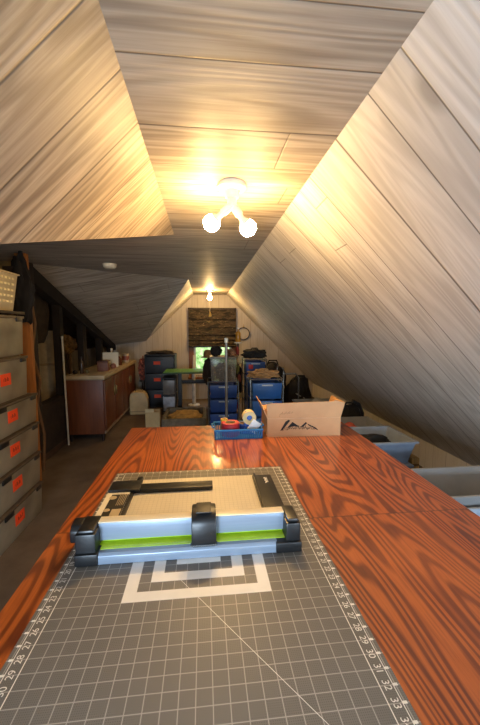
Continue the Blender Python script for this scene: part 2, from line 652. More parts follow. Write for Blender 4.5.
# windows ---------------------------------------------------------------
trimwood = M('#8a5426', .5, var=.2, scale=4, stretch=(6, 6, .5))
white_paint = M('#e6e3da', .45, var=.05)
glass = N('window_glass')
glass.s(Roughness=.02, Transmission_Weight=1.0, IOR=1.02)
glass.setc((.97, .99, .98, 1))
win = struct(B().box(WX0 - .1, WX0, YE - .025, YE, WZ0 - .08, WZ1 + .08).box(WX1, WX1 + .1, YE - .025, YE, WZ0 - .08, WZ1 + .08)
             .box(WX0, WX1, YE - .025, YE, WZ1, WZ1 + .08).build('window_1', trimwood, bevel=.003))
B().box(WX0 - .12, WX1 + .12, YE - .07, YE - .026, WZ0 - .08, WZ0 - .04).build('window_sill', trimwood, win, bevel=.003)
b = B()
for x0, x1, z0, z1 in ((WX0, WX0 + .04, WZ0, WZ1), (WX1 - .04, WX1, WZ0, WZ1), (WX0 + .04, WX1 - .04, WZ0, WZ0 + .04), (WX0 + .04, WX1 - .04, WZ1 - .04, WZ1), (WX0 + .04, WX1 - .04, 1.12, 1.16)):
    b.box(x0, x1, YE + .02, YE + .055, z0, z1)
b.build('sash', white_paint, win, bevel=.003)
B().box(WX0 + .04, WX1 - .04, YE + .036, YE + .040, WZ0 + .04, WZ1 - .04).build('pane', glass.m, win)

for wn_, (bx0, bx1, bz0, bz1) in (('window_2', (BX0, BX1, BZ0, BZ1)), ('added_window', (RX0, RX1, RZ0, RZ1))):  # the second frame is added around the right fill light
    win2 = struct(B().box(bx0 - .06, bx0, YB, YB + .008, bz0 - .06, bz1 + .06).box(bx1, bx1 + .06, YB, YB + .008, bz0 - .06, bz1 + .06)
                  .box(bx0, bx1, YB, YB + .008, bz1, bz1 + .06).box(bx0, bx1, YB, YB + .008, bz0 - .06, bz0).build(wn_, trimwood, bevel=.002))
    b = B()
    for x0, x1, z0, z1 in ((bx0, bx0 + .03, bz0, bz1), (bx1 - .03, bx1, bz0, bz1), (bx0 + .03, bx1 - .03, bz0, bz0 + .03), (bx0 + .03, bx1 - .03, bz1 - .03, bz1)):
        b.box(x0, x1, YB - .095, YB - .065, z0, z1)
    b.build('sash', white_paint, win2, bevel=.003)

# greenery outside the far window
k = N('leafy_green')
tc = k.n('ShaderNodeTexCoord')
lf = k.noise(tc.outputs['Object'], 9, 5, .7)
k.setc(k.ramp(lf, (.35, srgb('#5d8a3c')), (.65, srgb('#d6ecae'))))
k.s(Roughness=.8)
b = B()
for i in range(9):
    b.lump((-1.6 + i * .45, 9.3 + .3 * math.sin(i * 2.1), .9 + .35 * math.sin(i * 1.3)), (.5, .4, .95), i, .35, 2.4, 4)
tag(b.build('hedge', k.m, smooth=True), 'sunlit green foliage outside, seen through the far window below the blind', 'foliage', kind='stuff')

# ================================================================== CUTTING TABLE
t = thing('cutting_table', 'large work table with orange-stained plywood top under the grey cutting mat', 'table', (0, 0, 0))
B().box(-.40, .795, -.28, 1.87, TT - .024, TT).build('tabletop', plywood_mat(), t, bevel=.003)
dk = M('#5a2a12', .5, var=.25, stretch=(1, 6, 1))
B().box(-.36, -.335, -.22, 1.81, TT - .12, TT - .024).box(.73, .755, -.22, 1.81, TT - .12, TT - .024).box(-.335, .73, 1.785, 1.81, TT - .12, TT - .024).box(-.335, .73, -.22, -.195, TT - .12, TT - .024).build('apron', dk, t, bevel=.002)
for sx in (-.332, .662):
    for sy in (-.19, 1.717):
        B().box(sx, sx + .066, sy, sy + .066, 0, TT - .024).build('leg', dk, t, bevel=.004)

# ================================================================== CUTTING MAT
MX, MY = -.018, .797           # centre of mat
IN = .0254
mat_t = thing('cutting_mat', 'grey self-healing cutting mat with white inch grid lying on the plywood table', 'cutting mat', (MX, MY, TT))
B().box(-12.3 * IN, 12.3 * IN, -18.6 * IN, 18.6 * IN, 0, .003).build('mat', grid_mat('mat_grid', '#77736c', '#d8d4ca', '#55524c', IN, .0007), mat_t, bevel=.001)
ZM = .0031
white_ink = M('#f0eee8', .5, var=.06)


def flat(b, pts, z=ZM, h=.0002):
    return b.prism(pts, lambda a, c, d: (a, c, d), z, z + h)


b = B()
for r0, r1 in ((6, 5), (4, 3), (2, 1)):
    a0, a1 = r0 * IN, r1 * IN
    flat(b, [(-a0, -a0), (a0, -a0), (a0, -a1), (-a0, -a1)])
    flat(b, [(-a0, a1), (a0, a1), (a0, a0), (-a0, a0)])
    flat(b, [(-a0, -a1), (-a1, -a1), (-a1, a1), (-a0, a1)])
    flat(b, [(a1, -a1), (a0, -a1), (a0, a1), (a1, a1)])
b.build('printed_squares', white_ink, mat_t)
b = B()
gx, gy = 11.5 * IN, 18 * IN


def seg2(b, p, q, wd=.0008, z=ZM + .0003):
    d = Vector((q[0] - p[0], q[1] - p[1], 0)).normalized()
    s = Vector((-d.y, d.x, 0)) * wd / 2
    flat(b, [(p[0] - s.x, p[1] - s.y), (q[0] - s.x, q[1] - s.y), (q[0] + s.x, q[1] + s.y), (p[0] + s.x, p[1] + s.y)], z)


for x in (-11.85, 11.85):
    seg2(b, (x * IN, -18.3 * IN), (x * IN, 18.3 * IN), .0012)
for x in (-11, 11):
    seg2(b, (x * IN, -18 * IN), (x * IN, 18 * IN), .0014)
seg2(b, (-11.85 * IN, 18.3 * IN), (11.85 * IN, 18.3 * IN), .0012)
seg2(b, (0 * IN, -6 * IN), (9 * IN, -18 * IN))
seg2(b, (0 * IN, -6 * IN), (-1.5 * IN, -4 * IN))
seg2(b, (4 * IN, -1 * IN), (11 * IN, 6 * IN))
seg2(b, (-4 * IN, 7 * IN), (-11 * IN, 14 * IN))
for i in range(-18, 19):                       # little edge ticks
    for x in (-11.85, 11.85):
        s = 1 if x > 0 else -1
        seg2(b, (x * IN, i * IN), ((x + .28 * s) * IN, i * IN), .004)
b.build('printed_lines', white_ink, mat_t)


def text_mesh(s, size, mtx):
    cu = bpy.data.curves.new('txt', 'FONT')
    cu.body = s
    cu.size = size
    cu.align_x = 'CENTER'
    cu.align_y = 'CENTER'
    ob = bpy.data.objects.new('txt', cu)
    COL.objects.link(ob)
    dg = bpy.context.evaluated_depsgraph_get()
    me = bpy.data.meshes.new_from_object(ob.evaluated_get(dg))
    bpy.data.objects.remove(ob)
    bpy.data.curves.remove(cu)
    me.transform(mtx)
    return me


def join_text(name, items, mat, parent):
    bm = bmesh.new()
    for s, size, mtx in items:
        me = text_mesh(s, size, mtx)
        bm.from_mesh(me)
        bpy.data.meshes.remove(me)
    me = bpy.data.meshes.new(name)
    bm.to_mesh(me)
    bm.free()
    me.materials.append(mat)
    o = bpy.data.objects.new(name, me)
    COL.objects.link(o)
    o.parent = parent
    return o


items = []
for i in range(0, 37):
    y = (18 - i) * IN
    for x, r in ((11.45, -PI / 2), (-11.45, PI / 2)):
        v = i if x > 0 else i
        items.append((str(v), .0165, Matrix.Translation((x * IN, y, ZM + .0006)) @ Matrix.Rotation(r, 4, 'Z')))
for i in range(1, 23):
    items.append((str(i), .014, Matrix.Translation(((i - 11) * IN, 18.12 * IN, ZM + .0006))))
join_text('printed_numerals', items, white_ink, mat_t)

# ================================================================== ROTARY PAPER TRIMMER
ZT = TT + .0042
t = thing('paper_trimmer', 'rotary paper trimmer with black ends and cream gridded base on the cutting mat', 'paper trimmer', (-.032, .765, ZT))
blk = M('#191a1c', .38, var=.2, scale=30)
blk2 = M('#242220', .5, var=.2, scale=30)
alu = M('#93a2b5', .36, .3, var=.06, scale=20, stretch=(.2, 6, 6))
cream = grid_mat('trimmer_grid', '#e2d8c2', '#a39a86', '#a39a86', .0127, .0005, dots=False)
B().box(-.255, .235, .075, .40, 0, .016).build('base_board', cream, t, bevel=.002)
# left side rail with instruction plate
rail = B().box(-.272, -.195, .07, .375, .002, .024).build('side_rail', blk, t, bevel=.004)
B().box(-.2745, -.2065, .085, .30, .0242, .0252).build('instruction_plate', M('#f2ead6', .5, var=.05), rail, bevel=.0004)
B().box(-.258, -.2065, .094, .282, .0253, .0258).build('instruction_panel', blk2, rail)
b = B()
b.lathe([(.011, 0), (.011, .0004)], (-.25, .262, .0259), seg=20)
b.lathe([(.009, 0), (.009, .0004)], (-.25, .19, .0259), seg=20)
for i in range(5):
    b.box(-.232 + i * .005, -.2305 + i * .005, .215, .285, .0259, .0262)
for i in range(3):
    b.box(-.262, -.242, .125 + i * .008, .128 + i * .008, .0259, .0262)
b.box(-.236, -.21, .135, .195, .0259, .0261)
b.build('instruction_print', M('#b9a98a', .5, var=.1), rail)
# right side rail with its small white mark
rail = B().box(.195, .262, .07, .385, .002, .024).build('side_rail', blk, t, bevel=.005)
B().box(.199, .207, .07, .385, .0242, .03).build('rail_ridge', blk, rail, bevel=.001)
b = B()
for i in range(5):                             # small worn white lettering, too small to read
    y = .357 - i * .0085
    b.box(.232, .244, y - .001, y + .001, .0242, .0246).box(.232 + .004 * (i % 2), .236 + .004 * (i % 2), y - .006, y - .001, .0242, .0246)
b.build('rail_mark', white_ink, rail)
# T shaped paper stop
stop = B().box(-.205, .055, .300, .343, .0165, .030).build('paper_stop', blk, t, bevel=.003)
B().box(-.275, -.178, .296, .365, .0245, .033).box(-.2, -.182, .365, .392, .017, .033).build('stop_clamp', blk, stop, bevel=.003)
# cutting rail along the front edge
r_ = B().box(-.225, .228, .035, .060, .034, .078).build('guide_rail', alu, t, bevel=.003)
B().box(-.225, .228, .0345, .061, .0785, .081).build('rail_cap', M('#ece0c4', .35, var=.05), r_, bevel=.001)
lime = M('#d2f83c', .25, var=.08, scale=25)
B().prism([(.014, .022), (.060, .022), (.060, .033), (.052, .033), (.046, .0265), (.014, .0265)], lambda a, z, d: (d, a, z), -.225, .226).build('clamp_strip', lime, t)
B().prism([(-.004, .0), (.06, .0), (.06, .0215), (.024, .0215), (.024, .026), (.002, .026), (-.004, .02)], lambda a, z, d: (d, a, z), -.218, .205).build('front_lip', alu, t, bevel=.0015)
# end caps
c_ = B().box(-.268, -.222, .0, .078, .0, .072).box(-.262, -.226, .004, .07, .072, .080).build('end_cap', blk, t, bevel=.006)
B().box(-.268, -.216, -.008, .03, .0, .028).build('foot', blk, c_, bevel=.004)
c_ = B().box(.226, .262, .0, .078, .0, .070).box(.230, .258, .004, .07, .070, .080).build('end_cap', blk, t, bevel=.006)
B().box(.20, .264, -.008, .03, .0, .026).build('foot', blk, c_, bevel=.004)
hd = B().prism([(.04, .028), (.04, .056), (.05, .068), (.078, .072), (.092, .064), (.092, .046)], lambda a, z, d: (-.282 + d, a, z), -.012, .016).build('clamp_lever', blk, t, bevel=.004)
B().box(-.298, -.27, .055, .105, .036, .056).build('lever_grip', blk, hd, bevel=.005)
# sliding cutter head
prof = [(.0, .022), (.0, .078), (.006, .090), (.02, .099), (.05, .102), (.07, .096), (.075, .085), (.075, .04), (.062, .034), (.062, .082), (.03, .082), (.03, .022)]
ch = B().prism(prof, lambda a, z, d: (d, a, z), -.003, .056).build('cutter_head', blk, t, bevel=.004)
B().box(.008, .045, .012, .06, .1015, .105).build('thumb_pad', blk2, ch, bevel=.003)
B().box(-.006, .058, -.001, .012, .0262, .030).build('clear_window', M('#b9bfc4', .1, trans=.7), ch, bevel=.001)

# ================================================================== CARDBOARD BOX
card = M('#c4976a', .8, var=.08, scale=6)
card_in = M('#a5794e', .85, var=.08)
CB = thing('cardboard_box', 'open brown cardboard box with a black mountain logo on the far table end', 'box', (.50, 1.73, TT), -.02)
w2, d2, hh = .188, .10, .094
B().tray(-w2, w2, -d2, d2, 0, hh, t=.004).build('box_body', card, CB)


def flap(pts, thick):
    """cardboard flap: outline in 3D, thickness vector"""
    th = Vector(thick)
    b = B()
    lo = [b.bm.verts.new(p) for p in pts]
    hi = [b.bm.verts.new(Vector(p) + th) for p in pts]
    b.bm.faces.new(lo[::-1])
    b.bm.faces.new(hi)
    for i in range(len(pts)):
        j = (i + 1) % len(pts)
        b.bm.faces.new((lo[i], lo[j], hi[j], hi[i]))
    return b.build('flap', card, CB)


flap([(-w2, -d2, hh), (w2, -d2, hh), (w2 + .014, -d2 - .004, .170), (w2 - .03, -d2 - .004, .184), (w2 - .045, -d2 - .004, .178), (-w2 + .03, -d2 - .003, .172), (-w2 - .006, -d2 - .003, .168)], (0, .004, 0))
flap([(w2, d2, hh), (-w2, d2, hh), (-w2, d2 + .085, .100), (w2, d2 + .085, .100)], (0, -.004, 0))
flap([(-w2, d2, hh), (-w2, -d2, hh), (-w2 - .034, -d2 + .005, .172), (-w2 - .034, d2 - .005, .172)], (.004, 0, 0))
flap([(w2, -d2, hh), (w2, d2, hh), (w2 + .022, d2 - .005, .168), (w2 + .022, -d2 + .005, .168)], (-.004, 0, 0))
ink = M('#1c1714', .7, var=.1)
yf = -d2 - .0048


FS = 1.0


def front(b, pts):
    return b.prism(pts, lambda a, z, d: (a * FS, d, z), yf, yf - .0003)


yf = -d2 - .0005
FS = 1.18
lg = B()
front(lg, [(-.105, .030), (-.094, .036), (-.062, .082), (-.068, .088), (-.082, .078)])          # left ridge
front(lg, [(-.075, .046), (-.052, .076), (-.02, .050), (-.04, .052), (-.052, .058), (-.062, .048)])  # peak
front(lg, [(-.062, .05), (-.052, .066), (-.044, .06), (-.046, .052)])
front(lg, [(-.018, .048), (.006, .074), (.012, .068), (-.004, .05)])                              # second peak
front(lg, [(.012, .066), (.05, .044), (.062, .030), (.052, .034), (.036, .046), (.018, .056)])    # right ridge
lg.build('mountain_logo', ink, CB)
b = B()
random.seed(3)
x = -.1
while x < .045:                                    # illegible lettering under the ridges
    wv = random.uniform(.004, .009)
    z0 = .028 + random.uniform(0, .006) + .008 * (1 - abs(x + .03) / .09)
    front(b, [(x, z0), (x + .002, z0), (x + wv * .8, z0 + random.uniform(.010, .018)), (x + wv * .8 - .002, z0 + random.uniform(.010, .018))])
    if random.random() < .6:
        front(b, [(x, z0 + .004), (x + wv, z0 + .005), (x + wv, z0 + .007), (x, z0 + .006)])
    x += wv
b.build('logo_lettering', ink, CB)
yf = -d2 - .0022
FS = 1.0
b = B()
for i in range(11):                                # faint handwriting above the seam
    x = -.128 + i * .0062
    z0 = .114 + .0006 * i
    front(b, [(x, z0), (x + .0014, z0), (x + .004, z0 + .005 + .004 * ((i * 7) % 3)), (x + .0026, z0 + .005 + .004 * ((i * 7) % 3))])
front(b, [(-.131, .107), (-.125, .107), (-.125, .109), (-.131, .109)])
b.build('handwriting', M('#6a4c35', .8), CB)
b = B()
b.box(-w2, w2, -d2 - .0015, -d2 + .001, hh - .001, hh + .0015)
b.build('crease', M('#cfa57a', .7), CB)

# ================================================================== BLUE BASKET AND TAPES
plastic_blue = M('#1d6db0', .35, var=.1)
BK = thing('plastic_basket', 'shallow blue slotted plastic basket of tape rolls beside the cardboard box', 'basket', (.165, 1.69, TT), 0)
bw, bd, bh = .118, .075, .05
b = B()
b.box(-bw + .006, bw - .006, -bd + .006, bd - .006, 0, .004)
for s in (-1, 1):
    y = s * (bd - .002)
    for i in range(24):
        x = -bw + .006 + i * (2 * bw - .012) / 23
        b.box(x - .0028, x + .0028, y - .002, y + .002, .006, bh - .008)
    b.box(-bw, bw, y - .002, y + .002, .002, .008)
    x = s * (bw - .002)
    for i in range(14):
        yy = -bd + .006 + i * (2 * bd - .012) / 13
        b.box(x - .002, x + .002, yy - .0028, yy + .0028, .006, bh - .008)
    b.box(x - .002, x + .002, -bd, bd, .002, .008)
b.build('basket_body', plastic_blue, BK)
b = B()
b.tube([(-bw, -bd, bh - .004), (bw, -bd, bh - .004), (bw, bd, bh - .004), (-bw, bd, bh - .004)], .0055, 8, True)
b.build('basket_rim', plastic_blue, BK, smooth=True)
for s in (-1, 1):
    B().tube([(s * bw, -.03, bh), (s * (bw + .012), -.025, bh + .003), (s * (bw + .012), .025, bh + .003), (s * bw, .03, bh)], .004, 8).build('handle', plastic_blue, BK, smooth=True)


def tape_roll(name, label, loc, r0, r1, hgt, colour, core, rot=(0, 0, 0), group=None):
    t = thing(name, label, 'tape', loc, 0, group)
    t.rotation_euler = rot
    B().lathe([(r0, 0), (r1 - .001, 0), (r1, .001), (r1, hgt - .001), (r1 - .001, hgt), (r0, hgt), (r0, 0)], seg=36).build('tape', M(colour, .3, var=.08), t, smooth=True)
    B().lathe([(r0 - .003, -.0), (r0 - .0002, -.0), (r0 - .0002, hgt), (r0 - .003, hgt), (r0 - .003, 0)], seg=36).build('core', M(core, .8), t, smooth=True)
    return t


tape_roll('tape_roll', 'red tape roll lying flat in the blue basket', (.128, 1.68, TT + .0045), .028, .046, .066, '#b8323a', '#c9a070')
tape_roll('tape_roll', 'pale yellow tape roll behind the red tape roll in the basket', (.098, 1.715, TT + .0045), .012, .018, .075, '#c9a23a', '#c9a070')
tape_roll('tape_roll', 'dark blue tape roll lying flat between red roll and dispenser', (.197, 1.715, TT + .0045), .02, .032, .05, '#22448f', '#c9a070')
# dispenser: blue body, white tape strip
DS = thing('tape_dispenser', 'blue handheld packing tape dispenser with a white tongue in the basket', 'tape dispenser', (.228, 1.69, TT + .0045))
blue2 = M('#2c62b8', .35, var=.1)
prof = [(-.045, .0), (.03, .0), (.044, .012), (.046, .04), (.03, .10), (-.002, .122), (-.03, .118), (-.04, .09), (-.036, .04)]
B().prism(prof, lambda a, z, d: (a * .75, d, z), -.012, .012).build('dispenser_body', blue2, DS, bevel=.004)
B().lathe([(.014, -.026), (.034, -.026), (.034, .026), (.014, .026), (.014, -.026)], (-.004, 0, .088), 'Y', 30).build('packing_roll', M('#d8c48f', .35, var=.08), DS, smooth=True)
B().box(-.004, .044, -.03, -.026, -.03, .03, RY(.6)).build('tongue', M('#dfe4ea', .4, var=.05), DS, bevel=.002, loc=(-.002, -.004, .046))

# ================================================================== CEILING LAMPS
porcelain = M('#efe6cf', .3, var=.04)
brass = M('#b08a3c', .3, .9, var=.1)


def bulb_mat(strength, name):
    k = N(name)
    k.setc((1, .9, .7, 1))
    k.b.inputs['Emission Color'].default_value = (1.0, .62, .23, 1)
    k.s(Emission_Strength=strength)
    return k.m


bm1 = bulb_mat(BULB_NEAR * 8, 'near_bulb_glow')
bm2 = bulb_mat(BULB_FAR * 8, 'far_bulb_glow')


def bulb_prof(r):
    return [(.0135, 0), (.0135, .022), (.016, .03), (r * .75, .046), (r * .96, .062), (r, .076), (r * .93, .090), (r * .72, .102), (r * .4, .1085), (0.0001, .111)]


L1 = thing('ceiling_lamp', 'white porcelain ceiling lamp holding two glowing bulbs on a forked adapter', 'ceiling lamp', (.132, 1.60, ZC))
B().lathe([(.062, 0), (.066, -.006), (.066, -.018), (.060, -.024), (.034, -.032), (.03, -.06), (.024, -.066), (.0001, -.066)], seg=36).build('canopy', porcelain, L1, smooth=True)
B().lathe([(.021, -.066), (.0215, -.092), (.018, -.1), (.0001, -.1)], seg=24).build('adapter_stem', porcelain, L1, smooth=True)
for sgn, d in ((-1, (-.60, .32, -.46)), (1, (.50, .26, -.58))):
    d = Vector(d).normalized()
    q = d.to_track_quat('Z', 'Y').to_matrix()
    st = Vector((sgn * .004, 0, -.092))
    a = B().lathe([(.016, 0), (.019, .02), (.019, .05), (.017, .052), (.0001, .052)], st, seg=20, mat=q).build('socket', porcelain, L1, smooth=True)
    pr = bulb_prof(.039)
    B().lathe(pr[3:], st + d * .046, seg=28, mat=q).build('bulb', bm1, a, smooth=True)
    B().lathe(pr[:4], st + d * .046, seg=28, mat=q).build('bulb_neck', porcelain, a, smooth=True)

L2 = thing('ceiling_lamp', 'bare glowing bulb with pull chain on the far ceiling before the blind', 'ceiling lamp', (.105, 6.05, ZC))
B().lathe([(.055, 0), (.058, -.006), (.058, -.016), (.034, -.028), (.03, -.06), (.0001, -.06)], seg=30).build('lamp_holder', porcelain, L2, smooth=True)
B().lathe([(p[0], -p[1]) for p in bulb_prof(.04)], (0, 0, -.06), seg=28).build('bulb', bm2, L2, smooth=True)
ch = B().tube([(.0, -.06, -.03), (.002, -.062, -.15), (-.004, -.062, -.25), (.004, -.062, -.31), (-.002, -.062, -.37)], .003, 6).build('pull_chain', M('#f0e6c8', .3), L2, smooth=True)
B().prism([(-.022, -.46), (.022, -.46), (.026, -.43), (.006, -.37), (-.006, -.37), (-.018, -.43)], lambda a, z, d: (a, d, z), -.066, -.058).build('pull_tag', M('#c79a2c', .4, .3), ch, bevel=.002)

SM = thing('smoke_detector', 'small round white smoke detector on the dark left ceiling', 'smoke detector', (-.955, 3.69, ZC))
B().lathe([(.07, 0), (.07, -.012), (.0001, -.012)], seg=32).build('base_plate', M('#d8cbb0', .5), SM, smooth=True)
B().lathe([(.064, -.012), (.066, -.026), (.05, -.042), (.02, -.046), (.0001, -.046)], seg=32).build('cover', M('#e0d4ba', .45), SM, smooth=True)

# ================================================================== LEFT: STACK OF STORAGE BOXES
clear = N('cloudy_plastic')
clear.setc((.86, .85, .8, 1))
clear.s(Roughness=.32, Transmission_Weight=.55, IOR=1.15)
tcx = clear.n('ShaderNodeTexCoord')
clear.s(Alpha=.7)
cl = clear.noise(tcx.outputs['Object'], 5, 3)
clear.setc(clear.ramp(cl, (.3, srgb('#9c927e')), (.7, srgb('#cabfa8'))))
orange = M('#e8481a', .6, var=.05)
lid_mat = M('#57493a', .5, var=.2)


def storage_box(label, x1, yc, wy, dx, z0, hgt, lab=True, cont='#6b5a44', seed=1):
    t = thing('storage_box', label, 'storage box', (x1 - dx / 2, yc, z0), 0, 'cloudy plastic storage boxes stacked at the left')
    w2, d2 = wy / 2, dx / 2
    B().tray(-d2, d2, -w2, w2, 0, hgt - .03, t=.004, taper=.008).build('box_body', clear.m, t, bevel=.003)
    B().box(-d2 - .008, d2 + .008, -w2 - .008, w2 + .008, hgt - .03, hgt - .012).box(-d2 + .03, d2 - .03, -w2 + .03, w2 - .03, hgt - .012, hgt - .004).build('lid', lid_mat, t, bevel=.003)
    B().box(d2 + .002, d2 + .013, -.19, -.09, hgt - .055, hgt - .02).build('latch', M('#1b1815', .4), t, bevel=.003)
    B().box(d2 + .002, d2 + .012, w2 - .10, w2 - .03, hgt - .052, hgt - .02).build('latch', M('#2b241d', .4), t, bevel=.003)
    if lab:
        l_ = B().box(d2 - .002, d2 + .0005, -.062, .058, hgt * .36, hgt * .36 + .08).build('label', orange, t, bevel=.0005)
        bb = B()
        for i in range(5):
            yy = -.03 + i * .014
            bb.box(d2 + .0006, d2 + .001, yy, yy + .004 + .004 * ((i + seed) % 2), hgt * .36 + .028, hgt * .36 + .046 + .008 * ((i * 3 + seed) % 2))
        bb.build('handwriting', M('#5d1d0a', .7), l_)
    f = thing('fabric_bundle', 'folded fabric dimly seen in ' + label, 'fabric', (x1 - dx / 2, yc, z0 + .006))
    B().lump((0, .0, (hgt - .05) * .45), (d2 - .05, w2 - .06, (hgt - .05) * .48), seed, .16, 1.8, 4, floor=.0).build('folded_cloth', M(cont, .9, var=.4, scale=14), f, smooth=True)
    return t


levels = [(0.0, .25), (.25, .25), (.50, .24), (.74, .23)]
names = ['lowest orange-labelled storage box on the floor at left', 'second storage box up from the floor, orange label',
         'third storage box up from the floor, orange label', 'fourth storage box up, just below the smaller boxes']
conts = ['#6d6a66', '#74716c', '#6a5f52', '#5d5a58']
for i, (z0, hh_) in enumerate(levels):
    storage_box(names[i], -1.312, 2.44, .67, .44, z0, hh_, True, conts[i], i + 1)
storage_box('smaller storage box with orange label, fifth up the stack', -1.325, 2.41, .56, .42, .97, .30, True, '#8a8a86', 6)
storage_box('unlabelled storage box just under the top board of the stack', -1.335, 2.41, .56, .42, 1.27, .29, False, '#71785f', 9)
tag(B().box(-1.78, -1.33, 2.05, 2.72, 1.562, 1.582).build('shelf_board', M('#2e2218', .6, var=.2), bevel=.002), 'dark board lying across the storage boxes under the pale basket', 'board')
PB = thing('laundry_basket', 'pale plastic basket with small holes topping the left box stack', 'basket', (-1.54, 2.44, 1.5825))
bb = B()
bb.tray(-.19, .19, -.25, .25, 0, .27, t=.005, taper=.03, lip=.012)
bb.build('basket_body', M('#c9b68e', .45, var=.08), PB, bevel=.004)
bb = B()
for r in range(5):
    for c in range(9):
        bb.box(.168 + .0055 * r - .0005, .172 + .0055 * r, -.19 + c * .045, -.165 + c * .045, .06 + r * .04, .075 + r * .04)
bb.build('hole_glints', M('#f3dca2', .3), PB)  # pale pips paint glints of light at the basket holes

# dark soft thing hanging at the pine stud's top
HB = thing('tool_bag', 'black tool bag hanging high on the pine stud by the pale basket', 'bag', (-1.545, 3.13, 1.54))
B().lump((0, 0, .25), (.095, .045, .28), 4, .25, 2.2, 4).build('bag_body', M('#15100c', .8, var=.3), HB, smooth=True)
B().tube([(-.03, .0, .36), (-.035, .02, .43), (0, .035, .455), (.035, .02, .43), (.03, .0, .36)], .008, 8).build('strap', M('#1c1510', .8), HB, smooth=True)
B().box(-.13, -.03, -.03, .03, .38, .44).build('buckle', M('#2a2019', .5), HB, bevel=.008)

# ================================================================== EAVE BEHIND THE STUDS
VP = thing('vent_pipe', 'cream vent pipe with a ring joint standing behind the dark studs', 'pipe', (-2.12, 4.88, 0))
B().lathe([(.17, 0), (.17, 1.28), (.155, 1.30), (.15, 1.42), (.0001, 1.42)], seg=28).build('pipe', M('#b9a27a', .6, var=.15), VP, smooth=True)
B().lathe([(.172, .96), (.186, .965), (.186, .99), (.172, .995)], seg=28).build('joint_ring', M('#a38c64', .6), VP, smooth=True)
SK = thing('sack', 'dark sack hanging above the cream vent pipe behind the studs', 'sack', (-2.0, 4.35, 1.28))
B().lump((0, 0, .33), (.13, .14, .33), 12, .14, 1.5, 4).build('sack_cloth', M('#3a2d1c', .9, var=.3), SK, smooth=True)
B().tube([(0, 0, .63), (0, .0, .74)], .01, 6).build('cord', M('#3a2d1c', .9), SK)
SK2 = thing('sack', 'tan bundle tucked between two studs above the white pole', 'sack', (-2.1, 5.55, .0))
B().lump((0, 0, 1.2), (.11, .15, .14), 15, .3, 2.0, 4).build('sack_cloth', M('#8d6a3a', .9, var=.3), SK2, smooth=True)
B().tube([(0, .02, 0), (0, .02, 1.15)], .025, 8).build('pole', M('#5a4127', .8), SK2, smooth=True)
RD = thing('pole', 'thin white pole leaning at the stud wall left of the cabinet', 'pole', (-1.70, 4.33, 0))
B().tube([(.0, 0, 0), (-.015, .01, 1.33)], .011, 10).build('shaft', M('#cfc8b8', .4), RD, smooth=True)
B().tube([(-.015, .01, 1.33), (-.0153, .0103, 1.36)], .013, 10).build('tip', M('#e8e2d4', .4), RD, smooth=True)
HS = thing('hose', 'brown flexible hose running down the dark corner post', 'hose', (-1.66, 3.52, 0))
B().tube([(.0, 0, 1.75), (.03, -.01, 1.5), (-.01, -.02, 1.2), (.05, -.02, .95), (.01, -.02, .7), (.06, -.02, .4), (.03, -.02, .02)], .014, 10).build('hose_tube', M('#6d4c2a', .7), HS, smooth=True)

# ================================================================== SIDEBOARD CABINET
wood = M('#6a3a20', .42, var=.25, scale=4, stretch=(5, 5, .5))
wood_d = M('#66371e', .45, var=.25, scale=4, stretch=(5, 5, .5))
CBN = thing('cabinet', 'long brown wooden cabinet with a pale worktop along the stud wall', 'cabinet', (-1.5, 5.42, 0))
cx0, cx1, cy0, cy1 = -.24, .215, -1.0, .98
B().box(cx0, cx1, cy0, cy1, .10, .805).build('carcass', wood, CBN, bevel=.003)
top = B().box(cx0 - .005, cx1 + .03, cy0 - .03, cy1 + .02, .82, .862).build('worktop', M('#b8a27c', .4, var=.12), CBN, bevel=.006)
B().box(cx0, cx1 + .022, cy0 - .022, cy1, .805, .82).build('edge_band', M('#8d7b5f', .5), CBN, bevel=.002)
for i in range(4):
    y0 = cy0 + .02 + i * .49
    d_ = B().box(cx1, cx1 + .018, y0, y0 + .47, .14, .79).build('door', wood_d, CBN, bevel=.004)
    hy = y0 + (.43 if i % 2 == 0 else .04)
    B().box(cx1 + .018, cx1 + .034, hy - .006, hy + .006, .52, .64).build('handle', M('#7d6a3c', .35, .8), d_, bevel=.003)
B().box(cx1 + .0005, cx1 + .016, cy0, cy1, .10, .135).build('plinth_rail', M('#8f7c68', .5), CBN, bevel=.002)
for lx in (cx0 + .03, cx1 - .03):
    for ly in (cy0 + .04, cy1 - .04):
        B().lathe([(.018, 0), (.024, .10), (.0001, .10)], (lx, ly, 0), seg=14).build('leg', M('#22150d', .5), CBN, smooth=True)
ZW = .8625
BX = thing('wooden_box', 'small brown wooden box on the near end of the cabinet', 'box', (-1.40, 4.90, ZW), .1)
B().box(-.07, .07, -.09, .09, 0, .12).build('box_body', M('#6b3a1c', .5, var=.2, stretch=(1, 5, 1)), BX, bevel=.004)
B().box(-.073, .073, -.093, .093, .12, .138).build('lid', M('#5a2e15', .5, var=.2), BX, bevel=.004)
B().box(.0705, .076, -.012, .012, .10, .13).build('clasp', brass, BX, bevel=.001)
PC = thing('picture_card', 'white card leaning behind the small wooden box on the cabinet', 'card', (-1.385, 5.2, ZW), .15)
B().box(-.11, .11, -.003, .003, 0.012, .235, RX(-.22)).build('card', M('#e2d8bd', .6, var=.05), PC, bevel=.001)
B().box(-.02, .02, .04, .046, 0, .16, RX(.2)).build('easel_strut', M('#b5a888', .6), PC, bevel=.001)
MG = thing('mug', 'pale mug with reddish band on the far cabinet end', 'mug', (-1.36, 6.05, ZW))
B().lathe([(.04, 0), (.058, .004), (.06, .15), (.054, .15), (.052, .01), (.0001, .01)], seg=24).build('cup', M('#bfae94', .35), MG, smooth=True)
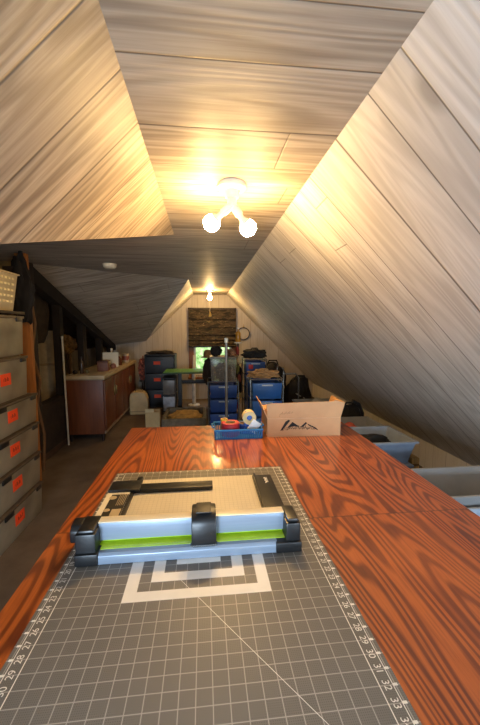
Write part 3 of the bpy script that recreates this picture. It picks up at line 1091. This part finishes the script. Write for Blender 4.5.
B().lathe([(.0605, .04), (.0615, .05), (.0615, .1), (.0605, .11)], seg=24).build('band', M('#a05a48', .4), MG, smooth=True)
B().tube([(.05, -.02, .12), (.085, -.035, .115), (.09, -.038, .07), (.055, -.025, .045)], .007, 8).build('handle', M('#bfae94', .35), MG, smooth=True)


def bottle(label, loc, r, h, colour, capc, grp=None):
    t = thing('bottle', label, 'bottle', loc, 0, grp)
    B().lathe([(r * .9, 0), (r, .006), (r, h * .6), (r * .8, h * .68), (r * .38, h * .76), (r * .38, h * .88), (.0001, h * .88)], seg=20).build('bottle_body', M(colour, .25, var=.1), t, smooth=True)
    B().lathe([(r * .45, h * .88), (r * .45, h), (.0001, h)], seg=16).build('cap', M(capc, .4), t, smooth=True)
    return t


bottle('slim dark bottle on the near left corner of the cabinet', (-1.60, 4.62, ZW), .024, .22, '#4b3a2c', '#2a1f18')
bottle('white capped pale bottle behind the leaning card', (-1.46, 5.55, ZW), .035, .27, '#d5cdbd', '#f0ece0')
bottle('brownish bottle between the leaning card and the mug', (-1.36, 5.62, ZW), .04, .16, '#6a3d2b', '#d0bfa2')
for (nm, lb, lc, rr, cc) in (
        ('yarn_ball', 'olive yarn ball on the near left of the cabinet top', (-1.53, 4.60, ZW), .028, '#5e5436'),
        ('yarn_ball', 'dark yarn ball at the front left cabinet corner', (-1.66, 4.55, ZW), .03, '#231b14'),
        ('yarn_ball', 'pinkish yarn ball right of the small wooden box', (-1.335, 5.14, ZW), .04, '#9a6a58')):
    t = thing(nm, lb, 'yarn', lc)
    B().lump((0, 0, rr * .9), (rr, rr, rr), rr * 100, .1, 3, 3, floor=0).build('wound_yarn', M(cc, .9, var=.3, scale=60), t, smooth=True)

# ================================================================== ON THE FLOOR BY THE CABINET
SMC = thing('sewing_machine_case', 'rounded beige sewing machine case standing on the floor past the cabinet', 'case', (-1.11, 5.86, 0), .06)
prof = [(-.15, 0), (.15, 0), (.15, .22), (.125, .32), (.08, .375), (.0, .385), (-.09, .38), (-.14, .35), (-.15, .28)]
B().prism(prof, lambda a, z, d: (a, d, z), -.11, .11).build('case_shell', M('#bfa87c', .55, var=.1), SMC, bevel=.02)
B().box(-.156, .156, -.116, .116, .05, .062).build('seam_band', M('#8c7a58', .5), SMC, bevel=.003)
B().tube([(-.06, 0, .378), (-.055, 0, .41), (.055, 0, .41), (.06, 0, .378)], .01, 8).build('handle', M('#6d5c42', .5), SMC, smooth=True)
RDL = thing('rag_doll', 'red and white cloth bundle on a stool behind the beige case', 'cloth', (-1.17, 6.6, 0))
B().lump((0, 0, .66), (.075, .08, .2), 21, .35, 2.4, 4).build('cloth', M('#b0604a', .9, var=.75, scale=22), RDL, smooth=True)
ST = B().lathe([(.08, 0), (.08, .02), (.03, .03), (.03, .42), (.07, .43), (.07, .46), (.0001, .46)], (0, 0, 0), seg=20).build('stand', M('#3a2a1d', .6), RDL, smooth=True)
TB = thing('tissue_box', 'small beige carton with a pale flap on the floor by the pet bed', 'carton', (-.755, 4.98, 0), .05)
B().tray(-.10, .10, -.09, .09, 0, .25, t=.004).build('carton_body', M('#b49d72', .7, var=.08), TB)
B().box(-.1, .02, -.0905, -.0885, .25, .31, RX(.4), (-.04, -.089, .25)).build('flap', M('#d8c8a0', .7), TB)
B().box(-.094, -.02, -.084, .084, .0045, .22).build('inner_sleeve', M('#e6d8b4', .6), TB, bevel=.002)

# pet bed
PBD = thing('pet_bed', 'square grey pet bed with a tan cushion on the floor before the window', 'pet bed', (-.30, 5.19, 0))
B().tray(-.32, .32, -.37, .37, 0, .16, t=.05, taper=.0).build('bolster', M('#6f6656', .95, var=.2, scale=20), PBD, bevel=.02)
B().lump((0, 0, .10), (.25, .30, .08), 31, .18, 2.2, 4, floor=.052).build('cushion', M('#a98548', .95, var=.35, scale=12), PBD, smooth=True)

# black drawer tower
DT = thing('drawer_tower', 'black drawer tower with three orange labels against the far wall', 'drawer unit', (-.80, 6.42, 0))
bk = M('#17191f', .5, var=.2)
B().box(-.27, .27, -.2, .22, .0, .03).box(-.27, -.255, -.2, .22, .03, .95).box(.255, .27, -.2, .22, .03, .95).box(-.255, .255, .205, .22, .03, .95).box(-.27, .27, -.2, .22, .95, .975).build('tower_frame', bk, DT, bevel=.003)
for i in range(3):
    z0 = .04 + i * .303
    d_ = B().box(-.25, .25, -.215, .19, z0, z0 + .29).build('drawer', M('#1d222b', .45, var=.2), DT, bevel=.008)
    B().box(-.07, .07, -.232, -.216, z0 + .24, z0 + .255).build('handle', bk, d_, bevel=.003)
    if True:
        B().box(-.11, .01, -.2185, -.2155, z0 + .15, z0 + .21).build('label', orange, d_)
DTI = thing('jumble_of_cloth', 'dark folded cloth lying on top of the black drawer tower', 'cloth', (-.80, 6.42, .9755))
B().lump((0, 0, .02), (.24, .16, .035), 41, .3, 2.5, 4, floor=0).build('cloth', M('#241d1a', .9, var=.3), DTI, smooth=True)

# small shelf unit under the green table
WS = thing('mesh_drawer_unit', 'small black framed unit with two clear drawers under the green table', 'drawer unit', (-.60, 5.86, 0))
b = B()
for sx in (-.11, .10):
    for sy in (-.17, .16):
        b.box(sx, sx + .014, sy, sy + .014, 0, .63)
for z in (.05, .33, .61):
    b.box(-.11, .114, -.17, .174, z, z + .014)
b.build('unit_frame', bk, WS, bevel=.002)
for z, c in ((.345, '#6f6a64'), (.065, '#a3a8b4')):
    B().tray(-.094, .098, -.16, .15, z, z + .24, t=.004, taper=.006).build('drawer', M(c, .35, var=.3, scale=6), WS, bevel=.003)

# green topped table
GT = thing('craft_table', 'small table with a green cutting surface before the far window', 'table', (-.20, 5.86, 0))
B().box(-.48, .36, -.25, .25, .70, .725).build('tabletop', M('#3c5a34', .5), GT, bevel=.004)
B().box(-.47, .35, -.24, .24, .7255, .731).build('green_surface', grid_mat('green_mat_grid', '#4f8a3e', '#8cbf6e', '#3c6b30', .05, .0015, dots=False), GT, bevel=.001)
for sx in (-.26, .28):
    l_ = B().box(sx, sx + .07, -.03, .03, .03, .70).build('leg', M('#15171b', .5), GT, bevel=.004)
    B().box(sx - .01, sx + .08, -.24, .24, 0, .03).build('foot', M('#15171b', .5), l_, bevel=.006)
B().box(-.19, .28, -.012, .012, .5, .56).build('crossbar', M('#15171b', .5), GT, bevel=.003)

FN = thing('pedestal', 'white metal stand leaning by the window under the green table', 'stand', (-.20, 6.35, 0))
B().lathe([(.11, 0), (.11, .02), (.03, .035), (.0001, .035)], seg=24).build('base', M('#cfd0d2', .4), FN, smooth=True)
B().tube([(0, 0, .035), (0, 0, .62)], .035, 12).build('column', M('#d5d3cd', .4), FN, smooth=True)
B().lathe([(.03, .62), (.05, .66), (.02, .72), (.012, .95), (.0001, .95)], seg=16).build('top', M('#d8d2c4', .4), FN, smooth=True)

# office chair at the table
OC = thing('office_chair', 'dark backed office chair with a mustard seat before the far window', 'chair', (.29, 5.28, 0), .5)
B().lump((-.03, 0, .40), (.22, .22, .065), 51, .05, 1.5, 4).build('seat', M('#a88a44', .9, var=.15), OC, smooth=True)
B().prism([(-.16, .46), (.16, .46), (.19, .62), (.18, .84), (.12, .90), (-.12, .90), (-.18, .84), (-.19, .62)], lambda a, z, d: (a, d - .25 + .06 * (z - .46), z), -.035, .03).build('backrest', M('#1e1812', .9, var=.2), OC, bevel=.02)
B().tube([(0, -.02, .36), (0, -.02, .1)], .025, 10).build('gas_column', M('#1a1a1c', .4), OC, smooth=True)
B().tube([(0, -.02, .35), (0, -.26, .36), (0, -.275, .5)], .016, 8).build('back_bracket', M('#1a1a1c', .4), OC, smooth=True)
for i in range(5):
    a = i * 2 * PI / 5
    l_ = B().tube([(0, -.02, .11), (.2 * math.cos(a), -.02 + .2 * math.sin(a), .065)], [.022, .014], 8).build('leg', M('#1a1a1c', .4), OC, smooth=True)
    B().ball((.2 * math.cos(a), -.02 + .2 * math.sin(a), .03), .03, 2).build('castor', M('#111111', .4), l_, smooth=True)

# brown teddy / hat on the chair side: soft toy head above the green table
HT = thing('straw_hat', 'brown hat on a stand in front of the window beside the clear tub', 'hat', (.06, 4.62, 0))
B().tube([(0, 0, 0.02), (0, 0, 1.02)], .012, 8).build('stand_rod', M('#2a211a', .5), HT, smooth=True)
B().lathe([(.12, 0), (.12, .015), (.012, .03), (.0001, .03)], seg=20).build('stand_base', M('#2a211a', .5), HT, smooth=True)
B().lathe([(.11, 1.06), (.112, 1.068), (.075, 1.075), (.07, 1.13), (.05, 1.16), (.0001, 1.165)], seg=24).build('hat', M('#7c5c34', .9, var=.25, scale=20), HT, smooth=True)
B().lump((0, 0, .86), (.085, .09, .19), 61, .15, 2, 4).build('scarf', M('#2a1e14', .9, var=.3), HT, smooth=True)

# ================================================================== WINDOW BLIND, HOOP
k = N('camouflage_cloth')
tc = k.n('ShaderNodeTexCoord')
mp = k.n('ShaderNodeMapping')
mp.inputs['Scale'].default_value = (1, 1, 4.2)
k.l(tc.outputs['Object'], mp.inputs[0])
n1 = k.noise(mp.outputs[0], 5.5, 4, .62, .6)
n2 = k.noise(mp.outputs[0], 11, 3, .6, .8)
c = k.ramp(n1, (.42, srgb('#15110d')), (.49, srgb('#35281b')), (.55, srgb('#4d3f2b')), (.60, srgb('#25241a')))
c = k.mix(k.ramp(n2, (.64, 0.0), (.68, 1.0)), c, srgb('#8a7856'))
k.setc(c)
k.s(Roughness=.9)
BL = thing('roman_blind', 'brown camouflage patterned roman blind hanging half way over the far window', 'blind', (.167, YE - .055, 0))
b = B()
prof = []
zz = [1.80, 1.62, 1.45, 1.30, 1.20, 1.13, 1.08]
front_ = [(-.012, 1.82)]
for i, z in enumerate(zz[1:]):
    front_ += [(-.018 - .004 * i, z + .05), (-.032 - .007 * i, z + .008), (-.016, z)]
poly = front_ + [(.0, 1.06), (.0, 1.82)]
b.prism(poly, lambda a, z, d: (d, a, z), -.475, .475)
b.build('blind_cloth', k.m, BL, bevel=.003)
B().box(-.48, .48, -.03, .012, 1.82, 1.85).build('head_rail', M('#3b2e20', .6), BL, bevel=.003)
EH = thing('hoop', 'dark round hoop hanging on the end wall right of the blind', 'hoop', (.80, YE - .02, 1.335))
B().lathe([(.112, -.008), (.13, -.008), (.13, .008), (.112, .008), (.112, -.008)], (0, 0, 0), 'Y', 36).build('ring', M('#2e2015', .5), EH, smooth=True)
B().box(-.012, .012, -.012, .012, .13, .152).build('clamp', brass, EH, bevel=.002)
B().tube([(0, 0, .152), (0, .008, .19)], .003, 6).build('hanger', brass, EH)

# ================================================================== DRAWER CARTS
chrome = M('#b9bbb8', .22, .9, var=.06)


def cart(label, loc, w, d, top, ndraw, colour, rz=0.0, handle=False):
    t = thing('drawer_cart', label, 'drawer cart', loc, rz, 'rolling carts of blue drawers')
    w2, d2 = w / 2, d / 2
    b = B()
    for sx in (-1, 1):
        pts = [(sx * w2, -d2, .07), (sx * w2, -d2, top), (sx * w2, d2, top), (sx * w2, d2, .07)]
        b.tube(pts, .008, 8)
        for i in range(ndraw + 1):
            z = .09 + i * (top - .12) / ndraw
            b.tube([(sx * w2, -d2, z), (sx * w2, d2, z)], .006, 6)
    for y in (-d2, d2):
        for z in (.09, top):
            b.tube([(-w2, y, z), (w2, y, z)], .006, 6)
    b.build('cart_frame', chrome, t, smooth=True)
    hd_ = (top - .12) / ndraw
    for i in range(ndraw):
        z0 = .10 + i * hd_
        q = B().tray(-w2 + .016, w2 - .016, -d2 - .004, d2 - .01, z0, z0 + hd_ - .02, t=.005, taper=.01).build('drawer', M(colour, .35, var=.12), t, bevel=.004)
        B().box(-.06, .06, -d2 - .016, -d2 - .005, z0 + hd_ - .05, z0 + hd_ - .034).build('handle', M('#9fb0c4', .3), q, bevel=.003)
    for sx in (-1, 1):
        for sy in (-1, 1):
            wh = B().tube([(sx * w2, sy * d2, .075), (sx * w2, sy * d2, .05)], .008, 8).build('castor', M('#22252a', .4), t, smooth=True)
            B().lathe([(.024, -.009), (.026, -.006), (.026, .006), (.024, .009)], (sx * w2, sy * d2, .026), 'X', 18).build('wheel', M('#16181b', .4), wh, smooth=True)
    if handle:
        b = B()
        b.tube([(w2, -d2, top), (w2, -d2, top + .09), (w2, -d2 + .03, top + .12), (w2, d2 - .03, top + .12), (w2, d2, top + .09), (w2, d2, top)], .008, 8)
        b.build('push_handle', chrome, t, smooth=True)
    return t


cart('chrome cart of navy drawers carrying the smoky tub, behind the grey pole', (.225, 4.17, 0), .36, .34, .82, 4, '#1c3f86')
cart('chrome cart of bright blue drawers with tan cloth, left of the cardboard box', (.68, 3.78, 0), .36, .34, .90, 4, '#1f57a6', 0, True)
cart('blue drawer cart farthest back, topped by a black bag', (.70, 4.75, 0), .30, .32, 1.03, 5, '#21488f')

SB = thing('clear_tub', 'smoky clear tub of odds and ends on the middle chrome cart', 'tub', (.225, 4.15, .8285))
smoky = M('#8d8880', .2, var=.2, scale=5, trans=.35, alpha=.55)
B().tray(-.155, .155, -.15, .15, 0, .27, t=.004, taper=.01).build('tub_body', smoky, SB, bevel=.003)
B().box(-.162, .162, -.157, .157, .2705, .288).build('lid', M('#5f5c58', .35), SB, bevel=.004)
OD = thing('craft_supplies', 'mixed dark craft supplies inside the smoky tub on the cart', 'craft supplies', (.225, 4.15, .8335))
B().lump((0, .01, .10), (.1, .09, .095), 71, .3, 3, 4, floor=0).build('supplies', M('#5b5148', .7, var=.7, scale=16), OD, smooth=True)
ZS = 1.118
BB = thing('black_yarn_ball', 'black fluffy ball on the lid of the smoky tub', 'yarn', (.145, 4.13, ZS))
B().lump((0, 0, .06), (.07, .065, .065), 73, .12, 3, 4, floor=0).build('ball', M('#120f0d', .9, var=.3), BB, smooth=True)
OD2 = thing('fabric_flowers', 'tan and red fabric scraps on the right of the tub lid', 'fabric', (.315, 4.13, ZS))
B().lump((0, 0, .035), (.06, .07, .05), 75, .45, 3, 4, floor=0).build('scraps', M('#8f6a4c', .9, var=.7, scale=20), OD2, smooth=True)

# grey post with white tip on a clamp base
PL = thing('floor_stand', 'tall thin grey post with white tip before the middle chrome cart', 'stand', (.240, 3.72, 0))
B().tube([(0, 0, .03), (0, 0, 1.30)], .0155, 14).build('post', M('#8d8c86', .35, .4), PL, smooth=True)
B().lathe([(.02, 1.30), (.021, 1.345), (.012, 1.352), (.0001, 1.352)], seg=16).build('tip', M('#d9dccf', .4), PL, smooth=True)
B().lathe([(.14, 0), (.14, .015), (.03, .035), (.0001, .035)], seg=24).build('base', M('#4a4a48', .4, .4), PL, smooth=True)

# golden bottle on a shelf post, cart odds and ends
GB = thing('display_post', 'dark post with hooks of ribbon right of the smoky tub', 'stand', (.442, 4.42, 0))
B().tube([(0, 0, .03), (0, 0, 1.26)], .012, 10).build('post', M('#2b2119', .5), GB, smooth=True)
B().lathe([(.031, 0), (.031, .015), (.02, .03), (.0001, .03)], seg=20).build('base', M('#2b2119', .5), GB, smooth=True)
B().lathe([(.055, 1.26), (.055, 1.275), (.0001, 1.275)], seg=20).build('top_plate', M('#c9bfa6', .4), GB, smooth=True)
for i, cc in enumerate(('#8a2f28', '#c7b48a', '#6a6a34', '#7d3a2c', '#40301f', '#b9a47a', '#7a2c26')):
    z = 1.16 - i * .12
    B().lump((.012 * ((i % 2) * 2 - 1), -.02, z), (.024, .025, .055), 80 + i, .25, 2.5, 3).build('ribbon', M(cc, .8, var=.3), GB, smooth=True)
bottle('golden bottle standing on the dark post near the hoop', (.442, 4.42, 1.2755), .032, .19, '#b07a24', '#e6dcc2')

TC = thing('tan_cloth', 'tan crumpled cloth lying on the bright blue drawer cart', 'cloth', (.66, 3.76, .9085))
B().lump((0, 0, .03), (.17, .14, .06), 91, .35, 2.4, 5, floor=0).build('cloth', M('#b08e62', .9, var=.25), TC, smooth=True)
BG = thing('black_bag', 'black lumpy bag on the farthest blue drawer cart', 'bag', (.70, 4.75, 1.0385))
B().lump((0, 0, .05), (.17, .14, .075), 93, .25, 2.4, 4, floor=0).build('bag_body', M('#14110f', .8, var=.3), BG, smooth=True)
B().tube([(-.06, -.05, .10), (-.04, -.06, .14), (.03, -.06, .14), (.06, -.05, .10)], .008, 8).build('handle', M('#1b1714', .7), BG, smooth=True)
for i, z in enumerate((.84, .93)):
    tag(B().box(.60, .66, 4.562, 4.580, z - .03, z + .03).build('red_tag', M('#c22a2c', .5, var=.1), bevel=.004),
        ('lower' if i == 0 else 'upper') + ' red square tag on the front of the farthest blue cart', 'tag', 'red tags on the back cart')

# ================================================================== RIGHT SIDE CLUTTER
RT = thing('folding_trolley', 'dark folding trolley with chrome bar against the right slope', 'trolley', (1.25, 4.58, 0))
b = B()
b.tube([(-.22, -.12, .05), (-.22, -.12, .78), (-.18, -.12, .84), (-.02, -.12, .84), (.02, -.12, .78), (.02, -.12, .05)], .011, 8)
b.tube([(-.22, -.12, .42), (.02, -.12, .42)], .009, 8)
b.tube([(-.22, -.12, .05), (-.22, .2, .05), (.02, .2, .05), (.02, -.12, .05)], .009, 8, False)
b.build('trolley_frame', chrome, RT, smooth=True)
for sx in (-.22, .02):
    B().lathe([(.04, -.012), (.045, -.006), (.045, .006), (.04, .012)], (sx, -.12, .045), 'X', 18).build('wheel', M('#141414', .5), RT, smooth=True)
for (lb, lc, rr, cc, sd) in (
        ('black duffel bag slumped under the right slope behind the blue carts', (1.05, 5.25, 0), (.26, .22, .46), '#17130f', 101),
        ('dark brown bag with pale zip right of the black duffel bag', (1.42, 5.0, 0), (.20, .2, .36), '#1d1712', 103),
        ('black bag sitting on the floor behind the cardboard box', (1.52, 3.42, 0), (.20, .17, .33), '#100e0d', 105)):
    t = thing('bag', lb, 'bag', lc)
    B().lump((0, 0, rr[2]), rr, sd, .16, 1.8, 4, floor=0).build('bag_body', M(cc, .8, var=.3), t, smooth=True)
    B().tube([(-.09, -rr[1] * .4, rr[2] * 1.9), (-.06, -rr[1] * .5, rr[2] * 2.08), (.06, -rr[1] * .5, rr[2] * 2.08), (.09, -rr[1] * .4, rr[2] * 1.9)], .012, 8).build('handle', M('#0e0c0b', .7), t, smooth=True)
    if sd == 103:
        B().box(-.09, .05, -rr[1] - .01, -rr[1] + .05, rr[2] * 1.25, rr[2] * 1.3, RY(.5)).build('zip', M('#a5a49e', .4), t, bevel=.003)

milky = M('#aab0b6', .35, var=.12, scale=4, trans=.35, alpha=.8)
t = thing('clear_tub', 'long clear tub with beige things under the far right slope', 'tub', (1.42, 4.15, 0))
B().tray(-.26, .26, -.17, .17, 0, .52, t=.004, taper=.03, lip=.014).build('tub_body', milky, t, bevel=.004)
t = thing('white_blanket', 'white folded blanket heaped in the long clear tub', 'blanket', (1.42, 4.15, .006))
B().lump((0, 0, .27), (.2, .12, .27), 111, .12, 2, 4, floor=0).build('blanket', M('#b3aa9a', .9, var=.15), t, smooth=True)
# translucent tub with coral things behind the box
t = thing('clear_tub', 'pale clear tub with coral contents right behind the cardboard box', 'tub', (1.33, 2.93, 0))
B().tray(-.24, .24, -.17, .17, 0, .60, t=.004, taper=.03, lip=.014).build('tub_body', milky, t, bevel=.004)
t = thing('coral_fabric', 'coral red fabric in the pale clear tub behind the cardboard box', 'fabric', (1.33, 2.93, .006))
B().lump((0, 0, .28), (.18, .12, .29), 113, .12, 2, 4, floor=0).build('fabric', M('#c8604c', .9, var=.15), t, smooth=True)

# blue grey open bin on a box of jars
blu = M('#8b99ae', .38, var=.08)
lowb = thing('clear_tub', 'clear lidded tub below the blue-grey bin beside the table', 'tub', (1.26, 2.40, 0))
B().tray(-.22, .22, -.17, .17, 0, .46, t=.004, taper=.03).build('tub_body', M('#7d8894', .3, var=.25, scale=5, trans=.3, alpha=.8), lowb, bevel=.004)
B().box(-.235, .235, -.185, .185, .4605, .478).build('lid', M('#6d7f9c', .4), lowb, bevel=.004)
t = thing('fabric_bundle', 'dark mixed things inside the lidded tub below the blue-grey bin', 'fabric', (1.26, 2.40, .006))
B().lump((0, 0, .2), (.16, .12, .2), 117, .2, 2, 4, floor=0).build('folded_cloth', M('#3e4148', .9, var=.5), t, smooth=True)
bb_ = thing('open_bin', 'open blue-grey plastic bin right of the cardboard box, past the table edge', 'bin', (1.28, 2.415, .4785))
B().tray(-.225, .225, -.19, .19, 0, .175, t=.005, taper=.035, lip=.016).build('bin_body', blu, bb_, bevel=.004)
t = thing('black_pouch', 'black flat pouch lying in the open blue-grey bin', 'pouch', (1.27, 2.41, .4845))
B().lump((0, 0, .085), (.16, .09, .085), 119, .2, 2, 4, floor=0).build('pouch', M('#14151a', .7, var=.3), t, smooth=True)
t = thing('wood_block', 'upright honey coloured wood block at the corner of the blue-grey bin', 'wood block', (1.555, 2.33, 0))
B().box(-.03, .03, -.04, .04, 0, .50).build('block', M('#b58a4c', .6, var=.2, stretch=(6, 6, .6)), t, bevel=.003)
B().box(-.0305, .0305, -.0405, .0405, .44, .455).build('saw_line', M('#7d5a2c', .7), t)

# hose curl
t = thing('cable', 'black curved cable rising behind the blue-grey bin against the slope', 'cable', (1.50, 3.17, 0))
B().tube([(.05, .0, .01), (.06, .0, .4), (.06, 0, .62), (.02, 0, .71), (-.05, 0, .745)], .016, 10).build('cable_tube', M('#131316', .4), t, smooth=True)

# near right clear tubs
t = thing('clear_tub', 'large pale clear tub beyond the right table edge, nearest the knee wall', 'tub', (1.56, 1.72, 0))
B().tray(-.31, .31, -.17, .17, 0, .60, t=.004, taper=.03, lip=.012).build('tub_body', M('#b9bcbf', .35, var=.08, scale=4, trans=.3, alpha=.85), t, bevel=.004)
t = thing('fabric_bundle', 'grey fabric with green trim lying in the large pale tub', 'fabric', (1.56, 1.72, .006))
B().lump((0, 0, .2), (.24, .11, .22), 121, .12, 2, 4, floor=0).build('folded_cloth', M('#8d9095', .9, var=.15), t, smooth=True)
t = thing('open_bin', 'pale blue bin in the right corner of the view by the table', 'bin', (1.42, 1.34, 0))
B().tray(-.34, .34, -.17, .17, 0, .55, t=.005, taper=.03, lip=.014).build('bin_body', M('#a9bcd2', .4, var=.08), t, bevel=.004)
t = thing('fabric_bundle', 'light blue cloth filling the pale blue bin by the table', 'fabric', (1.42, 1.34, .007))
B().lump((0, 0, .25), (.29, .12, .27), 123, .1, 2, 4, floor=0).build('folded_cloth', M('#9fb0c4', .9, var=.15), t, smooth=True)
